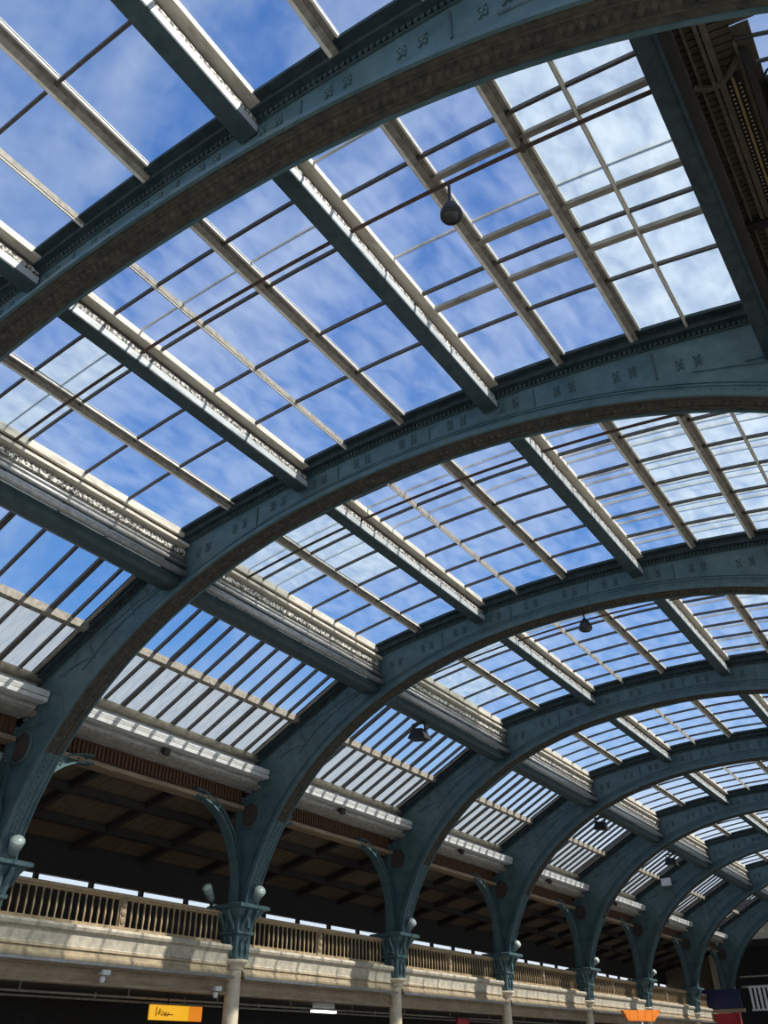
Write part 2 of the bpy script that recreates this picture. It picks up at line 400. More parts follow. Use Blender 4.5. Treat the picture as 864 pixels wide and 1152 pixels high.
# ------------------------------------------------------------------ bays of the roof
BAYN = {0: 'in front of the nearest arch'}
for b in range(1, 9): BAYN[b] = 'between the %s and %s arches' % (ORD[b], ORD[b+1])
def ys(b):
    y1 = RY[b+1]-.06; y0 = (RY[b]+.06) if b > 0 else .8
    return y0, y1
PX = {'D': -7.42, 'E': -3.93}
MIR = lambda x: -.30+(-10.02-x)*.85
def strip(mb, x0, x1, y0, y1, dz=0., n=3, th=.0):
    xs = [x0+(x1-x0)*i/n for i in range(n+1)]
    mb.quad_strip([[(x, y0, gz(x)+dz), (x, y1, gz(x)+dz)] for x in xs], closed=False, caps=False)
def bar_x(mb, x0, x1, y, w, h, dz, n=4):
    xs = [x0+(x1-x0)*i/n for i in range(n+1)]
    mb.quad_strip([[(x, y-w, gz(x)+dz-h), (x, y+w, gz(x)+dz-h), (x, y+w, gz(x)+dz), (x, y-w, gz(x)+dz)] for x in xs])
def bar_y(mb, x, w, y0, y1, h, dz):
    z = gz(x)+dz; mb.box(x-w, x+w, y0, y1, z-h, z)
def bars_for(b):
    y0, y1 = ys(b)
    if b == 0: return [1.9, 3.25, 4.62]
    if b == 1: return [7.04, 7.86, 8.90, 9.80]
    if b == 2: return [12.35, 13.2, 13.98, 14.75, 15.52, 16.3]
    n = 8; return [y0+(y1-y0)*i/n for i in range(1, n)]
STR = {  # glass strips per skylight: edges
    'left': [-10.02, -8.94, -7.53], 'crown': [-7.25, -6.46, -5.38, -4.06], 'right': [-3.78, -2.76, -1.71, -1.06, -.32]}
POS = {'left': 'left of both purlins', 'crown': 'at the crown', 'right': 'right of both purlins'}
def frosted(b, key, s, j, n):
    if key == 'right':
        if b == 0: return False
        if b == 1: return s >= 2
        if b == 2: return s >= 1
        return s >= 2 or (s == 1 and (j*7+b) % 3 == 0)
    if key == 'left':
        if b == 1: return s in (0, 1) and j == 1 and True
        if b == 2: return (s == 0 and j < 3) or (s == 1 and j < 4)
        if b >= 3: return (s == 0 and j < 6 and b == 3) or (s == 1 and j < 3 and b in (3, 4))
    return False
for b in range(0, 9):
    y0, y1 = ys(b); bars = bars_for(b); by = [y0]+bars+[y1]
    for key, E_ in STR.items():
        t = thing('roof_skylight', 'skylight %s, %s' % (POS[key], BAYN[b]), 'skylight', ((E_[0]+E_[-1])/2, (y0+y1)/2, gz((E_[0]+E_[-1])/2)-.05), 'upper roof skylights')
        gc, gf, gc2 = MB(), MB(), MB(); fr = 0
        for s in range(len(E_)-1):
            for j in range(len(by)-1):
                if frosted(b, key, s, j, len(by)): strip(gf, E_[s], E_[s+1], by[j], by[j+1], 0, 2); fr = 1
                else: strip(gc2 if (b == 1 and key == 'left' and j > 1) else gc, E_[s], E_[s+1], by[j], by[j+1], 0, 2)
        if gc.v: gc.build('glass', CLEAR if b else CLEARN, t)
        if gc2.v: gc2.build('glass', CLEAR, t)
        if fr: gf.build('frosted_glass', FROST, t)['label'] = 'frosted greenish-white panes'
        mb = MB()
        for yb in ((7.30, 9.04, 9.95) if (b == 1 and key == 'right') else bars): bar_x(mb, E_[0], E_[-1], yb, .017, .05, -.01)
        mb.build('glazing_bars', BARD, t)
        # outer secondary bars
        mb = MB()
        if key == 'right' and b > 0:
            mids = [(a+c)/2 for a, c in zip(by, by[1:])] + ([a*.75+c*.25 for a, c in zip(by, by[1:])] if b == 2 else [])
            if b == 1: mids = [6.8, 8.40]
            for yb in mids: bar_x(mb, E_[0], E_[-1], yb, .012, .035, .06)
            if b == 1:
                m2 = MB()
                for yb in (7.62, 8.66, 9.37): bar_x(m2, E_[1] if yb < 9 else E_[0], E_[-1], yb, .035, .06, -.0)
                m2.build('cross_rails', RAIL, t)
        else:
            for a, c in list(zip(by, by[1:]))[:2 if b in (1,) else (0 if b == 0 else 3)]: bar_x(mb, E_[0], E_[-1], a*.45+c*.55, .010, .03, .06)
        if mb.v: mb.build('outer_glazing_bars', CREAM, t)
        for xe in E_[1:-1]:
            fat = abs(xe+5.38) < .01 or abs(xe+1.71) < .01 or abs(xe+2.76) < .01 or abs(xe+8.94) < .01
            mb = MB(); w = .032 if fat else .022
            bar_y(mb, xe, w, y0, y1, .09, -.005)
            if fat:
                bar_y(mb, xe+.02, .09, y0, y1, .02, 0)
            mb.build('side_rail', RAIL, t)
            mb = MB()
            if fat: mb.tube([(xe-.052, y0, gz(xe)-.085), (xe-.052, y1, gz(xe)-.085)], .026, 8); mb.box(xe+.085, xe+.11, y0, y1, gz(xe)-.05, gz(xe)+.01)
            else: mb.box(xe-.012, xe+.012, y0, y1, gz(xe)-.115, gz(xe)-.095)
            mb.build('rail_cover_strip', WHITEC, t)
    # purlins
    for nm, px in PX.items():
        side = 'left' if nm == 'D' else 'right'
        t = thing('purlin', 'dark teal %s-hand roof purlin %s' % (side, BAYN[b]), 'roof beam', (px, (y0+y1)/2, gz(px)-.42), 'teal roof purlins')
        zt = gz(px)
        mb = MB(); mb.box(px-.11, px+.11, y0, y1, zt-.42, zt-.39); mb.box(px-.03, px+.03, y0, y1, zt-.39, zt-.10); mb.box(px-.10, px+.06, y0, y1, zt-.13, zt-.10)
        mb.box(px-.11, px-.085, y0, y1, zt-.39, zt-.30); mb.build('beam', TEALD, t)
        mb = MB(); mb.box(px+.075, px+.115, y0, y1, zt-.40, zt-.29); mb.build('sunlit_edge', PALE, t)
        mb = MB(); mb.box(px+.03, px+.10, y0, y1, zt-.26, zt-.19); mb.build('packing_strip', FLAKE, t); mb = MB(); mb.box(px-.0, px+.07, y0, y1, zt-.19, zt-.10); mb.build('gap_shade', BARD, t)  # dark strip in the gap above the packing stands in for shade
        mb = MB(); mb.box(px-.13, px+.20, y0, y1, zt-.09, zt-.06); mb.box(px+.12, px+.19, y0, y1, zt-.06, zt+.02); mb.box(px-.13, px-.09, y0, y1, zt-.06, zt+.02); mb.build('timber_sill', CREAM, t)
    # gutter beams
    for side in (-1, 1):
        if side > 0 and b == 1: continue
        q = (lambda x: x) if side < 0 else MIR
        zr = gz(-10.02); dzr = 0 if side < 0 else gz(-.30)-gz(-10.02)+.04
        t = thing('gutter_beam', 'deep gutter beam on the %s side, %s' % ('left' if side < 0 else 'right', BAYN[b]), 'roof beam', (q(-10.25), (y0+y1)/2, 6.88), 'gutter beams')
        P = lambda pts: [(q(x), z+dzr) for x, z in pts]
        mb = MB(); mb.prism_y(P([(-10.62, 7.36), (-10.50, 6.98), (-10.36, 6.92), (-10.08, 6.88), (-10.02, 6.93), (-10.06, 7.30), (-10.60, 7.42)]), y0, y1); mb.build('beam', TEALD, t)
        mb = MB(); mb.tube([(q(-9.93), y0, 7.09+dzr), (q(-9.93), y1, 7.09+dzr)], .062, 10); mb.build('gutter_pipe', PIPE, t, True)
        mb = MB(); mb.tube([(q(-9.96), y0, 7.27+dzr), (q(-9.96), y1, 7.27+dzr)], .038, 8); mb.tube([(q(-9.99), y0, 7.38+dzr), (q(-9.99), y1, 7.38+dzr)], .026, 8); mb.build('conduit', PIPE, t, True)
        mb = MB(); mb.box(min(q(-10.10), q(-10.02)), max(q(-10.10), q(-10.02)), y0, y1, 7.50+dzr, 7.60+dzr); mb.build('flaking_board', FLAKE, t); mb = MB(); mb.box(min(q(-10.16), q(-10.06)), max(q(-10.16), q(-10.06)), y0, y1, 7.3+dzr, 7.70+dzr); mb.build('riser_board', RAIL, t)
        mb = MB(); mb.box(min(q(-10.14), q(-9.94)), max(q(-10.14), q(-9.94)), y0, y1, 7.66+dzr, 7.71+dzr); mb.box(min(q(-10.12), q(-10.0)), max(q(-10.12), q(-10.0)), y0, y1, 7.84+dzr, zr+dzr+.0); mb.build('timber_sill', CREAM, t); mb = MB(); mb.box(min(q(-10.14), q(-10.05)), max(q(-10.14), q(-10.05)), y0, y1, 7.71+dzr, 7.84+dzr); mb.build('recess_shade', BARD, t)  # shade of the recess under the sill put in as a dark strip
    # lower sloping skylight
    for side in (-1, 1):
        if side > 0 and b in (0, 1): continue
        q = (lambda x: x) if side < 0 else MIR
        t = thing('lower_skylight', 'steep %s-hand skylight above the cornice, %s' % ('left' if side < 0 else 'right', BAYN[b]), 'skylight', (q(-12.2), (y0+y1)/2, gz(-12.2)-.1), 'lower sloping skylights')
        n = max(6, round((y1-y0)/.47)); lb = [y0+(y1-y0)*i/n for i in range(1, n)]
        if b == 1: lb = [6.7, 7.3, 7.9, 8.5, 9.1, 9.75, 10.28, 10.72]
        mb = MB(); strip(mb, q(-12.24), q(-10.62), y0, y1, 0, 2); mb.build('glass', CLEARN, t)
        mb = MB(); strip(mb, q(-13.60), q(-12.36), y0, y1, 0, 2); mb.build('frosted_glass', FROSTL, t)['label'] = 'grimy translucent lower panes'
        mb = MB()
        for k, yb in enumerate(lb): bar_x(mb, q(-13.56), q(-10.75), yb, .024 if k % 3 else .045, .08, -.005, 3)
        mb.build('glazing_bars', BARD, t)
        mb = MB(); bar_y(mb, q(-12.30), .075, y0, y1, .15, .0); mb.build('mid_rail', RAIL, t)
        mb = MB(); bar_y(mb, q(-10.98), .05, y0, y1, .08, -.0); bar_x(mb, q(-13.56), q(-11.0), y0+.16, .03, .08, 0); bar_x(mb, q(-13.56), q(-11.0), y1-.16, .03, .08, 0); mb.build('frame', RAIL, t)
# ------------------------------------------------------------------ cornice, frieze and gallery on the left
for b in range(0, 9):
    y0, y1 = ys(b); bay = BAYN[b]
    ym = (y0+y1)/2
    t = thing('cornice', 'weathered eaves cornice under sloping glass, %s' % bay, 'cornice', (-13.6, ym, 5.2), 'eaves cornices')
    mb = MB(); mb.prism_y([(-13.95, 6.0), (-13.62, 6.03), (-13.56, 5.86), (-13.44, 5.84), (-13.42, 5.76), (-13.30, 5.74), (-13.30, 5.52), (-13.44, 5.50), (-13.50, 5.42), (-13.62, 5.40), (-13.66, 5.36), (-13.95, 5.36)], y0, y1); mb.build('moulding', FASC, t)
    mb = MB(); mb.tube([(-13.52, y0, 6.03), (-13.52, y1, 6.03)], .085, 10); mb.build('sill_roll', STONE, t, True)
    mb = MB(); mb.prism_y([(-13.30, 5.74), (-13.14, 5.72), (-13.10, 5.66), (-13.13, 5.60), (-13.30, 5.60)], y0, y1); mb.prism_y([(-13.30, 5.59), (-13.12, 5.58), (-13.14, 5.51), (-13.30, 5.50)], y0, y1); mb.build('gutter', WHITEP, t)
    mb = MB(); mb.prism_y([(-13.50, 5.42), (-13.38, 5.40), (-13.36, 5.34), (-13.50, 5.30)], y0, y1); mb.build('bed_mould', RAIL, t)
    if b >= 1:
        yc = ym; mb = MB(); mb.box(-13.42, -13.28, yc-.07, yc+.07, 5.36, 5.56); mb.build('joint_block', DIMB, t)
    t = thing('frieze_beam', 'carved brown frieze over tan timber beam, %s' % bay, 'beam', (-13.9, ym, 4.88), 'frieze beams over the gallery')
    mb = MB(); mb.box(-14.02, -13.88, y0+.05, y1-.05, 5.02, 5.40)
    k = y0+.1
    while k < y1-.1: mb.box(-13.88, -13.84, k, k+.05, 5.06, 5.32); k += .1
    mb.build('frieze', BROWN, t)
    mb = MB(); mb.box(-14.08, -13.76, y0+.05, y1-.05, 4.90, 4.985); mb.build('timber', TIMB, t)
    mb = MB(); mb.box(-14.0, -13.80, y0+.05, y1-.05, 4.985, 5.02); mb.build('fillet', DKWOOD, t)
    if b < 1: continue
    # gallery front
    g0, g1 = y0+.30, y1-.30
    t = thing('balustrade', 'tan gallery balustrade %s' % bay, 'railing', (-13.98, ym, 2.16), 'gallery balustrades')
    mb = MB(); mb.box(-14.06, -13.90, g0, g1, 2.72, 2.775); mb.box(-14.02, -13.94, g0, g1, 2.68, 2.72); mb.build('handrail', BALU, t)
    mb = MB(); mb.box(-14.06, -13.90, g0, g1, 2.13, 2.21); mb.build('base_rail', BALU, t)
    nB = int((g1-g0)/.155); bm_ = MB(); h0 = 2.21
    bm_.quad_strip([[(-13.98-w, g0+.08-w2, z), (-13.98+w, g0+.08-w2, z), (-13.98+w, g0+.08+w2, z), (-13.98-w, g0+.08+w2, z)] for z, w, w2 in ((2.2, .018, .018), (2.26, .011, .011), (2.40, .018, .017), (2.47, .013, .013), (2.62, .010, .010), (2.69, .018, .018))])
    bal = bm_.build('baluster', BALU, t)
    for k in range(1, nB):
        c = bal.copy(); COL.objects.link(c); c.parent = t; c.location = (0, k*(g1-g0-.16)/(nB-1)*S, 0); TEMP.append(c)
    mb = MB(); mb.box(-14.03, -13.93, ym-.07, ym+.07, 2.2, 2.7)
    for z in (2.32, 2.46, 2.60): mb.lathe((-13.93, ym, z), [(.06, 0), (.06, .02), (.02, .04)], 10, 'x')
    mb.build('ornamental_post', TIMB, t)
    t = thing('gallery_front', 'cream stone gallery parapet with pipe, %s' % bay, 'parapet', (-13.8, ym, 1.5), 'gallery parapets')
    mb = MB(); mb.prism_y([(-14.1, 2.13), (-13.72, 2.13), (-13.68, 2.08), (-13.70, 2.03), (-13.76, 2.0), (-13.78, 1.80), (-13.76, 1.78), (-14.1, 1.78)], y0+.16, y1-.16); mb.build('stone_face', STONE, t); mb = MB(); mb.prism_y([(-14.1, 1.775), (-13.75, 1.775), (-13.74, 1.74), (-13.77, 1.73), (-13.76, 1.66), (-13.72, 1.64), (-13.70, 1.56), (-14.1, 1.56)], y0+.16, y1-.16); mb.build('lower_course', STONE2, t)
    mb = MB(); mb.tube([(-13.64, y0+.1, 1.53), (-13.64, y1-.1, 1.53)], .028, 8); mb.build('pipe', PIPE, t, True)
    mb = MB(); mb.box(-14.05, -13.86, y0+.05, y1-.05, 1.22, 1.56); mb.box(-13.86, -13.78, y0+.05, y1-.05, 1.22, 1.27); mb.box(-13.86, -13.78, y0+.05, y1-.05, 1.48, 1.52); mb.build('tan_girder', TIMB, t)
YA, YB = .8, 58
# gallery structure
struct(MB().box(-17.3, -14.1, 6, YB, 1.42, 1.54).build('floor_gallery', TIMB))
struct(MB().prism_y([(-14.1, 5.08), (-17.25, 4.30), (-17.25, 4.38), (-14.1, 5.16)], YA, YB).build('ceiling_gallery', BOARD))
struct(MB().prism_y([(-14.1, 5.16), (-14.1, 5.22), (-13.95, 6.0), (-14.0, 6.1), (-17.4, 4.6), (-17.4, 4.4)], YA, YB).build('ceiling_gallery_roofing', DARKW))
r = 0
yy = 7.2
RAFT = []
while yy < 56:
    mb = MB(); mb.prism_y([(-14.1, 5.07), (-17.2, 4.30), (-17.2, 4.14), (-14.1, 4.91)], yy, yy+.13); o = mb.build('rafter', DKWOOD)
    tag(o, 'dark sloping rafter under the boarded gallery ceiling', 'rafter', 'gallery rafters'); yy += 2.02
for xx in (-15.0, -16.2):
    zz = 5.08+.2476*(xx+14.1)
    mb = MB(); mb.box(xx-.08, xx+.08, YA, YB, zz-.18, zz-.02)
    tag(mb.build('ceiling_joist', DKWOOD), 'long dark joist along the gallery ceiling, %s' % ('nearer the hall' if xx > -15.5 else 'nearer the back wall'), 'beam', 'gallery joists')
# back wall with strip windows
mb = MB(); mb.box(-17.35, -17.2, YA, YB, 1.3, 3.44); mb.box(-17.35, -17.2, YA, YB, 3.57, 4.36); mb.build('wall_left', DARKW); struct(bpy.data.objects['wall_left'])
mb = MB(); k = 7.0
while k < YB: mb.box(-17.33, -17.22, k, k+.09, 3.44, 3.57); k += 1.5
struct(mb.build('window_1', DARKW))
# lower storey
struct(MB().box(-17.3, -14.0, YA, YB, 1.30, 1.42).build('ceiling_aisle', mat('aisle_ceiling', (.05, .042, .032), (.035, .03, .024), .9)))
struct(MB().box(-17.4, -17.2, YA, YB, -EYE, 1.3).build('wall_aisle', DARKW))
struct(MB().box(-18, 6, -3, 62, -EYE-.1, -EYE).build('floor', FLOORM))
for xx, zz, lab in ((-14.9, 1.16, 'front'), (-15.9, 1.16, 'back')):
    mb = MB(); mb.tube([(xx, 7, zz), (xx, 56, zz)], .022, 6)
    k = 8
    while k < 56: mb.box(xx-.012, xx+.012, k, k+.03, zz, 1.30); k += 2.5
    tag(mb.build('service_pipe', RAIL), 'thin %s service pipe slung under the aisle ceiling' % lab, 'pipe', 'aisle pipes')

# ------------------------------------------------------------------ right side beam and boarded soffit of the turret
y0, y1 = RY[1]+.04, RY[2]-.04
t = thing('valley_girder', 'deep dark teal girder at the right edge beside the boarded soffit', 'girder', (-.2, 8.6, 6.9))
mb = MB(); mb.box(-.33, -.14, y0, y1, 6.92, 6.96); mb.box(-.26, -.22, y0, y1, 6.96, 7.68); mb.box(-.33, -.05, y0, y1, 7.66, 7.70); mb.box(-.16, -.13, y0, y1, 6.90, 7.02); mb.box(-.33, -.30, y0, y1, 6.96, 7.66); mb.build('beam', TEALK, t)
mb = MB(); mb.box(-.13, -.03, y0, y1, 7.0, 7.7); mb.build('shadowed_side', DKWOOD, t)  # near-black box standing in for the shadowed side of the girder
mb = MB(); mb.box(-.36, -.26, y0, y1, 7.68, gz(-.32)+.02); mb.build('kerb', CREAM, t)
zz = lambda x: 7.62-.28*(x+.05)
def sbox(mb, xa, xb, ya, yb, h0, h1):
    mb.quad_strip([[(xa, ya, zz(xa)+h0), (xb, ya, zz(xb)+h0), (xb, yb, zz(xb)+h0), (xa, yb, zz(xa)+h0)], [(xa, ya, zz(xa)+h1), (xb, ya, zz(xb)+h1), (xb, yb, zz(xb)+h1), (xa, yb, zz(xa)+h1)]])
t = thing('boarded_soffit', 'brown boarded timber soffit with moulded battens at the upper right corner', 'soffit', (.3, 8.8, 7.2))
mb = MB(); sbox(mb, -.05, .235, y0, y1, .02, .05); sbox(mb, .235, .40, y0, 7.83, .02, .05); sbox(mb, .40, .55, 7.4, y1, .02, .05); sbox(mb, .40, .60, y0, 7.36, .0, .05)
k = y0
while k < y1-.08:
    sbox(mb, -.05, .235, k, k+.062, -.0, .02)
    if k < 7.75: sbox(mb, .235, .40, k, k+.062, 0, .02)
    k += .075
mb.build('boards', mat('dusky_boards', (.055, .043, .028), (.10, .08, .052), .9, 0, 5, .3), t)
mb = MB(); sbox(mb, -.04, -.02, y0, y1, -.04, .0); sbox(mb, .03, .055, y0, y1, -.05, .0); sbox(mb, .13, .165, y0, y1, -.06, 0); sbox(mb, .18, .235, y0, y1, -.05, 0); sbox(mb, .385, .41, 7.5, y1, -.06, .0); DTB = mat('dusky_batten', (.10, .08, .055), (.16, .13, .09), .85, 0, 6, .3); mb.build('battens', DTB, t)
mb = MB(); sbox(mb, .29, .312, 7.85, y1, -.03, .0); mb.build('yellow_lit_batten', mat('ochre_lit_tone', (.42, .30, .10), (.30, .22, .09), .6), t)  # yellow light on this member is put into its ochre colour
mb = MB(); pts = [(-.02+.42*i/12, 7.80+.10*math.sin(i/12*math.pi)-.16*(i/12)**2, zz(-.02+.42*i/12)-.03) for i in range(13)]; mb.tube(pts, .035, 8); mb.build('curved_rib', DTB, t)
mb = MB(); sbox(mb, -.05, .6, 9.62, 9.72, -.09, -.0); mb.build('cross_beam', DKWOOD, t)
mb = MB(); sbox(mb, .235, .40, 7.85, y1, .10, .12); mb.build('slot_backing', DARKW, t)
mb = MB(); k = 7.95
while k < y1-.1:
    for xx in (.262, .345): mb.lathe((xx, k, zz(xx)-.0), [(.0, -.012), (.012, 0), (0, .012)], 6)
    k += .05
mb.build('bead_trim', STONE, t)['kind'] = 'stuff'
mb = MB(); sbox(mb, .41, .47, 7.60, y1, -.30, .0); sbox(mb, .47, 2.6, 8.0, y1, -.02, .05); sbox(mb, .55, .60, 8.0, y1, -.1, .0); sbox(mb, .75, .80, 8.0, y1, -.1, .0); mb.build('side_cheek', DKWOOD, t)
t = thing('turret_bracing', 'dark iron bracing bars against the sky at the upper right corner', 'bracing', (.7, 7.4, 7.3))
mb = MB(); mb.tube([(.40, 7.5, 7.5), (1.6, 7.9, 7.35)], .02, 8); mb.build('upper_bar', BLACK, t)
mb = MB(); mb.tube([(.50, 7.75, 7.4), (1.6, 8.1, 7.4)], .02, 8); mb.tube([(.62+.08*math.cos(a*.5), 7.95+.08*math.sin(a*.5), 7.4) for a in range(13)], .012, 6); mb.build('lower_bar', BLACK, t)
y0, y1 = RY[1]+.04, RY[2]-.04
# ------------------------------------------------------------------ rods under the glass
def rod(y, off, xa, xb, mat_, lab, r=.02, slack=0):
    mb = MB(); n = 24
    mb.tube([(xa+(xb-xa)*i/n, y, gz(xa+(xb-xa)*i/n)-off) for i in range(n+1)], r, 8)
    t = thing('tie_rod', lab, 'rod', ((xa+xb)/2, y, gz((xa+xb)/2)-off), 'curved rods under the glass'); mb.build('bar', mat_, t)
    for px in (-7.42, -3.93, -1.66):
        mb = MB(); mb.lathe((px, y, gz(px)-off), [(.03, -.05), (.038, 0), (.03, .05)], 8); mb.box(px-.012, px+.012, y-.012, y+.012, gz(px)-off, gz(px)-.05)
        mb.build('hanger', RUST, t)
rod(7.62, .22, -10.0, -.33, RUST, 'dark rusted rod curving under the glass between the nearest two arches', .024)
rod(12.72, .24, -10.0, -1.2, RUST, 'dark rod curving under the glass between the second and third arches', .024)
rod(18.9, .26, -10.0, -1.2, RUST, 'dark rod curving under the glass between the third and fourth arches', .022)
rod(24.9, .26, -10.0, -1.2, RUST, 'dark rod curving under the glass between the fourth and fifth arches', .022)

# ------------------------------------------------------------------ lamps
def round_lamp(x, y, z, r, lab, hang):
    t = thing('hanging_lamp', lab, 'lamp', (x, y, z))
    MB().lathe((x, y, z), [(.0, .0), (r*.9, .0), (r, .02), (r, .07), (r*.7, .16), (r*.25, .24), (.0, .25)], 24).build('shade', BLACK, t, True)
    MB().lathe((x, y, z), [(0, -.012), (r*.8, -.012), (r*.8, .0)], 24).build('lens', mat('smoked_lens', (.03, .03, .03), (.05, .05, .05), .2), t, True)
    MB().box(x-.012, x+.012, y-.012, y+.012, z+.24, z+.24+hang).build('stem', BLACK, t)
round_lamp(-2.50, 7.55, 7.27, .115, 'round black lamp hanging from the rod under the nearest glazed bay', .30)
round_lamp(-5.16, 17.33, 7.12, .13, 'small dark lamp hanging under the crown of the third arch', .2)
def flood(x, y, z, lab, s=.24):
    t = thing('floodlight', lab, 'floodlight', (x, y, z))
    mb = MB(); mb.quad_strip([[(x-s, y-s*.7, z+.0), (x+s, y-s*.7, z-.06), (x+s, y+s*.7, z-.06), (x-s, y+s*.7, z)], [(x-s*.55, y-s*.45, z+.24), (x+s*.55, y-s*.45, z+.2), (x+s*.55, y+s*.45, z+.2), (x-s*.55, y+s*.45, z+.24)]]); mb.build('housing', BLACK, t)
    mb = MB(); mb.box(x-s*.8, x-s*.7, y-.03, y+.03, z, z+.36); mb.box(x+s*.6, x+s*.7, y-.03, y+.03, z, z+.36); mb.box(x-s*.8, x+s*.7, y-.03, y+.03, z+.34, z+.38); mb.build('yoke', BLACK, t)
flood(-10.35, 19.4, 6.50, 'black floodlight under the left gutter beam just beyond the third arch')
flood(-10.40, 30.9, 6.50, 'black floodlight under the left gutter beam just beyond the fifth arch')
flood(-10.45, 38.3, 6.50, 'black floodlight under the left gutter beam just beyond the sixth arch')
t = thing('floodlight', 'white floodlight mounted on the side of the seventh arch', 'floodlight', (-11.9, 42.1, 6.45))
MB().box(-12.15, -11.75, 42.05, 42.2, 6.35, 6.65).build('lens', WHITEP, t); MB().box(-12.0, -11.9, 42.15, 42.4, 6.4, 6.6).build('housing', BLACK, t)
def dome(x, y, z, d, lab, r=.13):
    d = Vector(d).normalized(); t = thing('uplight', lab, 'lamp', (x, y, z), 'uplights on the capitals')
    c = Vector((x, y, z)); mb = MB()
    mb.tube([c, c+d*.12, c+d*.24, c+d*.36], r*.62, 16, r); mb.build('housing', mat('pale_grey_enamel', (.20, .26, .25), (.28, .34, .32), .4), t, True)
    a = Vector((0, 0, 1)); u = d.cross(a).normalized(); v = d.cross(u)
    mb = MB(); e_ = c+d*.36
    mb.quad_strip([[tuple(e_ + d*h + u*rr*math.cos(k*math.pi/10) + v*rr*math.sin(k*math.pi/10)) for k in range(20)] for rr, h in ((r*.95, 0), (r*.8, .03), (r*.4, .055), (.004, .06))]); mb.build('lens', LENS, t, True)
    mb = MB(); mb.box(x-.03, x+.03, y-.03, y+.03, z-.22, z+.02); mb.build('bracket', TEALD, t)
for i in range(2, 8):
    dome(XL+.13, RY[i]+.14, 2.98, (.55, -.25, .35), 'pale uplight on the hall side of the %s arch capital' % ORD[i], .125 if i < 4 else .11)
dome(XL-.50, RY[3]-.50, 2.98, (.2, -.6, .5), 'pale uplight on the left side of the third arch capital', .11)
dome(XL+.02, RY[2]-.42, 4.55, (.45, -.5, -.35), 'copper-lit lamp high on the second arch above its capital', .10)

# ------------------------------------------------------------------ signs and small fittings on the gallery
t = thing('hanging_sign', 'yellow hanging sign under the gallery at the bottom left', 'sign', (-14.5, 16.44, .77))
YEL = mat('yellow_sign', (.80, .50, .02), (.74, .42, .02), .4, emit=(.95, .45, .01, .75)); ORG = mat('orange_sign', (.80, .22, .02), (.7, .18, .02), .4)
MB().box(-14.52, -14.48, 15.74, 16.78, .77, 1.03).build('yellow_panel', YEL, t)
MB().box(-14.52, -14.48, 16.78, 17.16, .77, 1.03).build('orange_panel', mat('amber_sign', (.75, .33, .01), (.68, .28, .01), .4, emit=(.85, .22, .005, .7)), t)
MB().box(-14.51, -14.49, 16.20, 16.22, 1.03, 1.32).build('hanger', BLACK, t)
mb = MB()
for cur in ([(15.95, .86), (15.99, .96), (16.03, .93), (15.98, .88), (16.06, .85)], [(16.08, .92), (16.07, .86), (16.12, .85), (16.13, .91)], [(16.13, .91), (16.15, .84), (16.18, .90), (16.20, .84), (16.23, .90)], [(16.22, .87), (16.34, .87)], [(15.89, .83), (15.90, .99)]):
    mb.tube([(-14.472, a, c) for a, c in cur], .009, 5)
mb.build('handwritten_script', BLACK, t)
t = thing('strip_light', 'lit white strip light under the gallery right of the yellow sign', 'lamp', (-15, 21.9, 1.1))
MB().box(-15.06, -14.94, 21.5, 22.4, 1.09, 1.14).build('tube', mat('lit_tube', (.9, .9, .9), None, .4, emit=(.95, 1, .95, 3)), t); MB().box(-15.04, -14.96, 21.55, 22.35, 1.14, 1.30).build('fitting', WHITEP, t)
def spot(x, y, z, lab):
    t = thing('security_camera', lab, 'camera', (x, y, z))
    MB().box(x-.03, x+.03, y-.07, y+.09, z+.05, z+.13).build('housing', WHITEP, t)
    MB().lathe((x, y-.05, z-.02), [(0, -.06), (.04, -.05), (.05, 0), (.04, .04), (0, .05)], 12).build('dome', WHITEP, t, True)
    MB().box(x-.2, x+.01, y-.02, y+.02, z+.07, z+.10).build('arm', WHITEP, t)
spot(-13.68, 13.85, 1.33, 'white camera on the gallery girder left of the yellow sign')
spot(-13.70, 16.75, 1.22, 'white camera beside the column of the third arch')
def board(name, x, ya, yb, za, zb, m_, lab, pm=None):
    t = thing(name, lab, 'sign', (x, (ya+yb)/2, za)); MB().box(x-.03, x+.03, ya, yb, za, zb).build('panel', m_, t)
    MB().box(x-.045, x+.045, ya, yb, zb, zb+.03).build('top_rail', pm or BLACK, t)
    MB().box(x-.02, x+.02, (ya+yb)/2-.02, (ya+yb)/2+.02, zb+.03, max(zb+.2, 1.3)).build('hanger', BLACK, t)
    return t
RED = mat('red_panel', (.42, .01, .02), (.34, .01, .02), .5)
t = thing('shop_sign', 'orange shop sign board near the foot of the sixth arch', 'sign', (-12.2, 37, 1.15))
mb = MB(); mb.quad_strip([[(-12.25, 35.6, 1.18), (-12.15, 35.6, 1.18), (-12.15, 38.3, 1.22), (-12.25, 38.3, 1.22)], [(-12.25, 35.2, 1.48), (-12.15, 35.2, 1.48), (-12.15, 39.2, 1.62), (-12.25, 39.2, 1.62)]]); mb.build('panel', ORG, t)
MB().box(-12.22, -12.18, 37.0, 37.1, -EYE, 1.2).build('post', WHITEP, t)
board('shop_sign', -14.6, 27.9, 28.6, .9, 1.12, RED, 'small dark red sign under the gallery between the fourth and fifth arches')
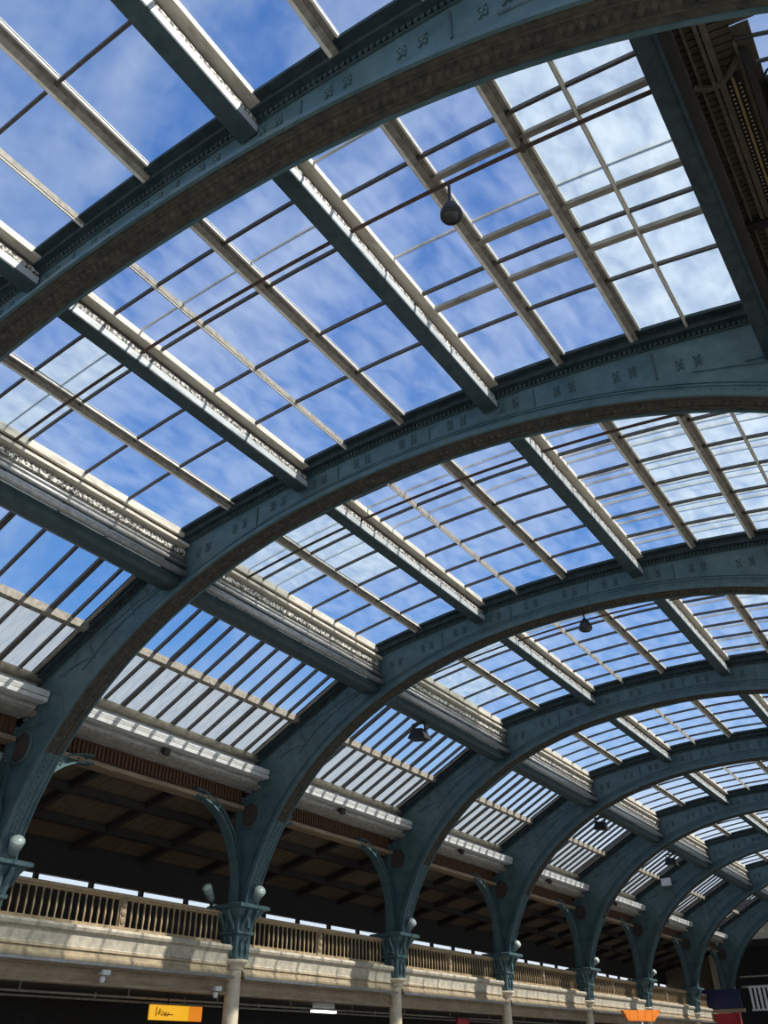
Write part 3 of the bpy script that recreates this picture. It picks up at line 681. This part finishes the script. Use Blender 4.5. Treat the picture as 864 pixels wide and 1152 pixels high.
# end gallery items
t = thing('shop_sign', 'dark blue board at gallery level at the far end', 'sign', (-13.3, 52, 2.08))
MB().box(-14.40, -12.30, 51.97, 52.03, 2.10, 2.95).build('panel', mat('navy_panel', (.006, .012, .06), (.008, .015, .075), .5), t); MB().box(-14.45, -12.2, 51.9, 52.1, 1.96, 2.10).build('ledge', TIMB, t)
t = thing('shop_sign', 'red shop front panel below the dark blue board', 'sign', (-13.3, 52, 1.3))
MB().box(-14.2, -12.6, 51.95, 52.05, 1.3, 1.92).build('panel', RED, t); MB().box(-12.58, -12.5, 51.9, 52.1, 1.2, 1.95).build('edge', RED, t)
t = thing('end_railing', 'white slatted railing across the far end beside the blue board', 'railing', (-12, 56.2, 2.1))
mb = MB(); mb.box(-12.25+.0, -4, 53.6, 53.7, 3.05, 3.12); mb.box(-12.25, -4, 53.6, 53.7, 2.05, 2.12); mb.build('rails', WHITEP, t)
mb = MB(); k = -12.2
for j in range(30): mb.box(k, k+.11, 53.62, 53.68, 2.1, 3.06); k += .22
mb.build('slats', WHITEP, t)['kind'] = 'stuff'
# ------------------------------------------------------------------ end wall
EY = 56.3
CW = mat('cream_end_wall', (.88, .80, .62), (.74, .64, .46), .8, 0, 1.5)
TPH = [(x, max(gz(x)+.2, 5.6)) for x in [XL-.4+(XR-XL+.8)*i/40 for i in range(41)]]
mb = MB(); mb.prism_y([(XL-.4, 5.55)] + [(x, z) for x, z in TPH] + [(XR+.4, 5.55)], EY, EY+.3); struct(mb.build('wall_far', CW))
mb = MB(); mb.box(-13.9, XR, EY-.08, EY, 5.5, 5.68); mb.box(-13.9, XR, EY-.04, EY, 5.72, 5.8)
struct(mb.build('trim_1', CREAM))
t = thing('wall_roundel', 'cream moulded ring ornaments on the far end wall under the arch', 'ornament', (-11.6, EY, 6.3))
mb = MB()
for cx in (-11.1, -9.6, -8.1, -6.6):
    mb.tube([(cx+.32*math.cos(a*.3), EY-.03, 6.35+.42*math.sin(a*.3)) for a in range(22)], .07, 8); mb.tube([(cx+.16*math.cos(a*.3), EY-.03, 6.35+.24*math.sin(a*.3)) for a in range(22)], .05, 8)
mb.tube([(-12.7, EY-.03, 5.95), (-12.2, EY-.03, 6.2), (-11.8, EY-.03, 6.0), (-11.5, EY-.03, 6.1)], .05, 8)
mb.build('ring', CREAM, t)
mb = MB()
mb.box(-14.6, -14.25, EY-.15, EY+.1, -EYE, 5.55); mb.box(-14.15, -13.95, EY-.1, EY+.1, -EYE, 5.55); mb.box(-13.75, -13.55, EY-.15, EY+.1, -EYE, 5.55)
struct(mb.build('trim_2', CW))
struct(MB().box(-17.3, -14.6, EY, EY+.2, 1.3, 5.5).build('wall_gallery_end', mat('brown_end_wall', (.16, .12, .08), (.24, .18, .12), .9)))
struct(MB().box(-17.3, 4, 60, 60.2, -EYE, 8).build('wall_back', DARKW))
struct(MB().box(-17.3, 4, EY+.3, 60, 5.5, 5.6).build('ceiling_end', DARKW))
mb = MB(); mb.box(-13.5, 2.5, 57.5, 57.7, 3.3, 3.4); mb.box(-13.5, 2.5, 57.5, 57.7, 3.8, 3.86); struct(mb.build('trim_3', STONE))

for o in TEMP:
    if '_o' in o: del o['_o']
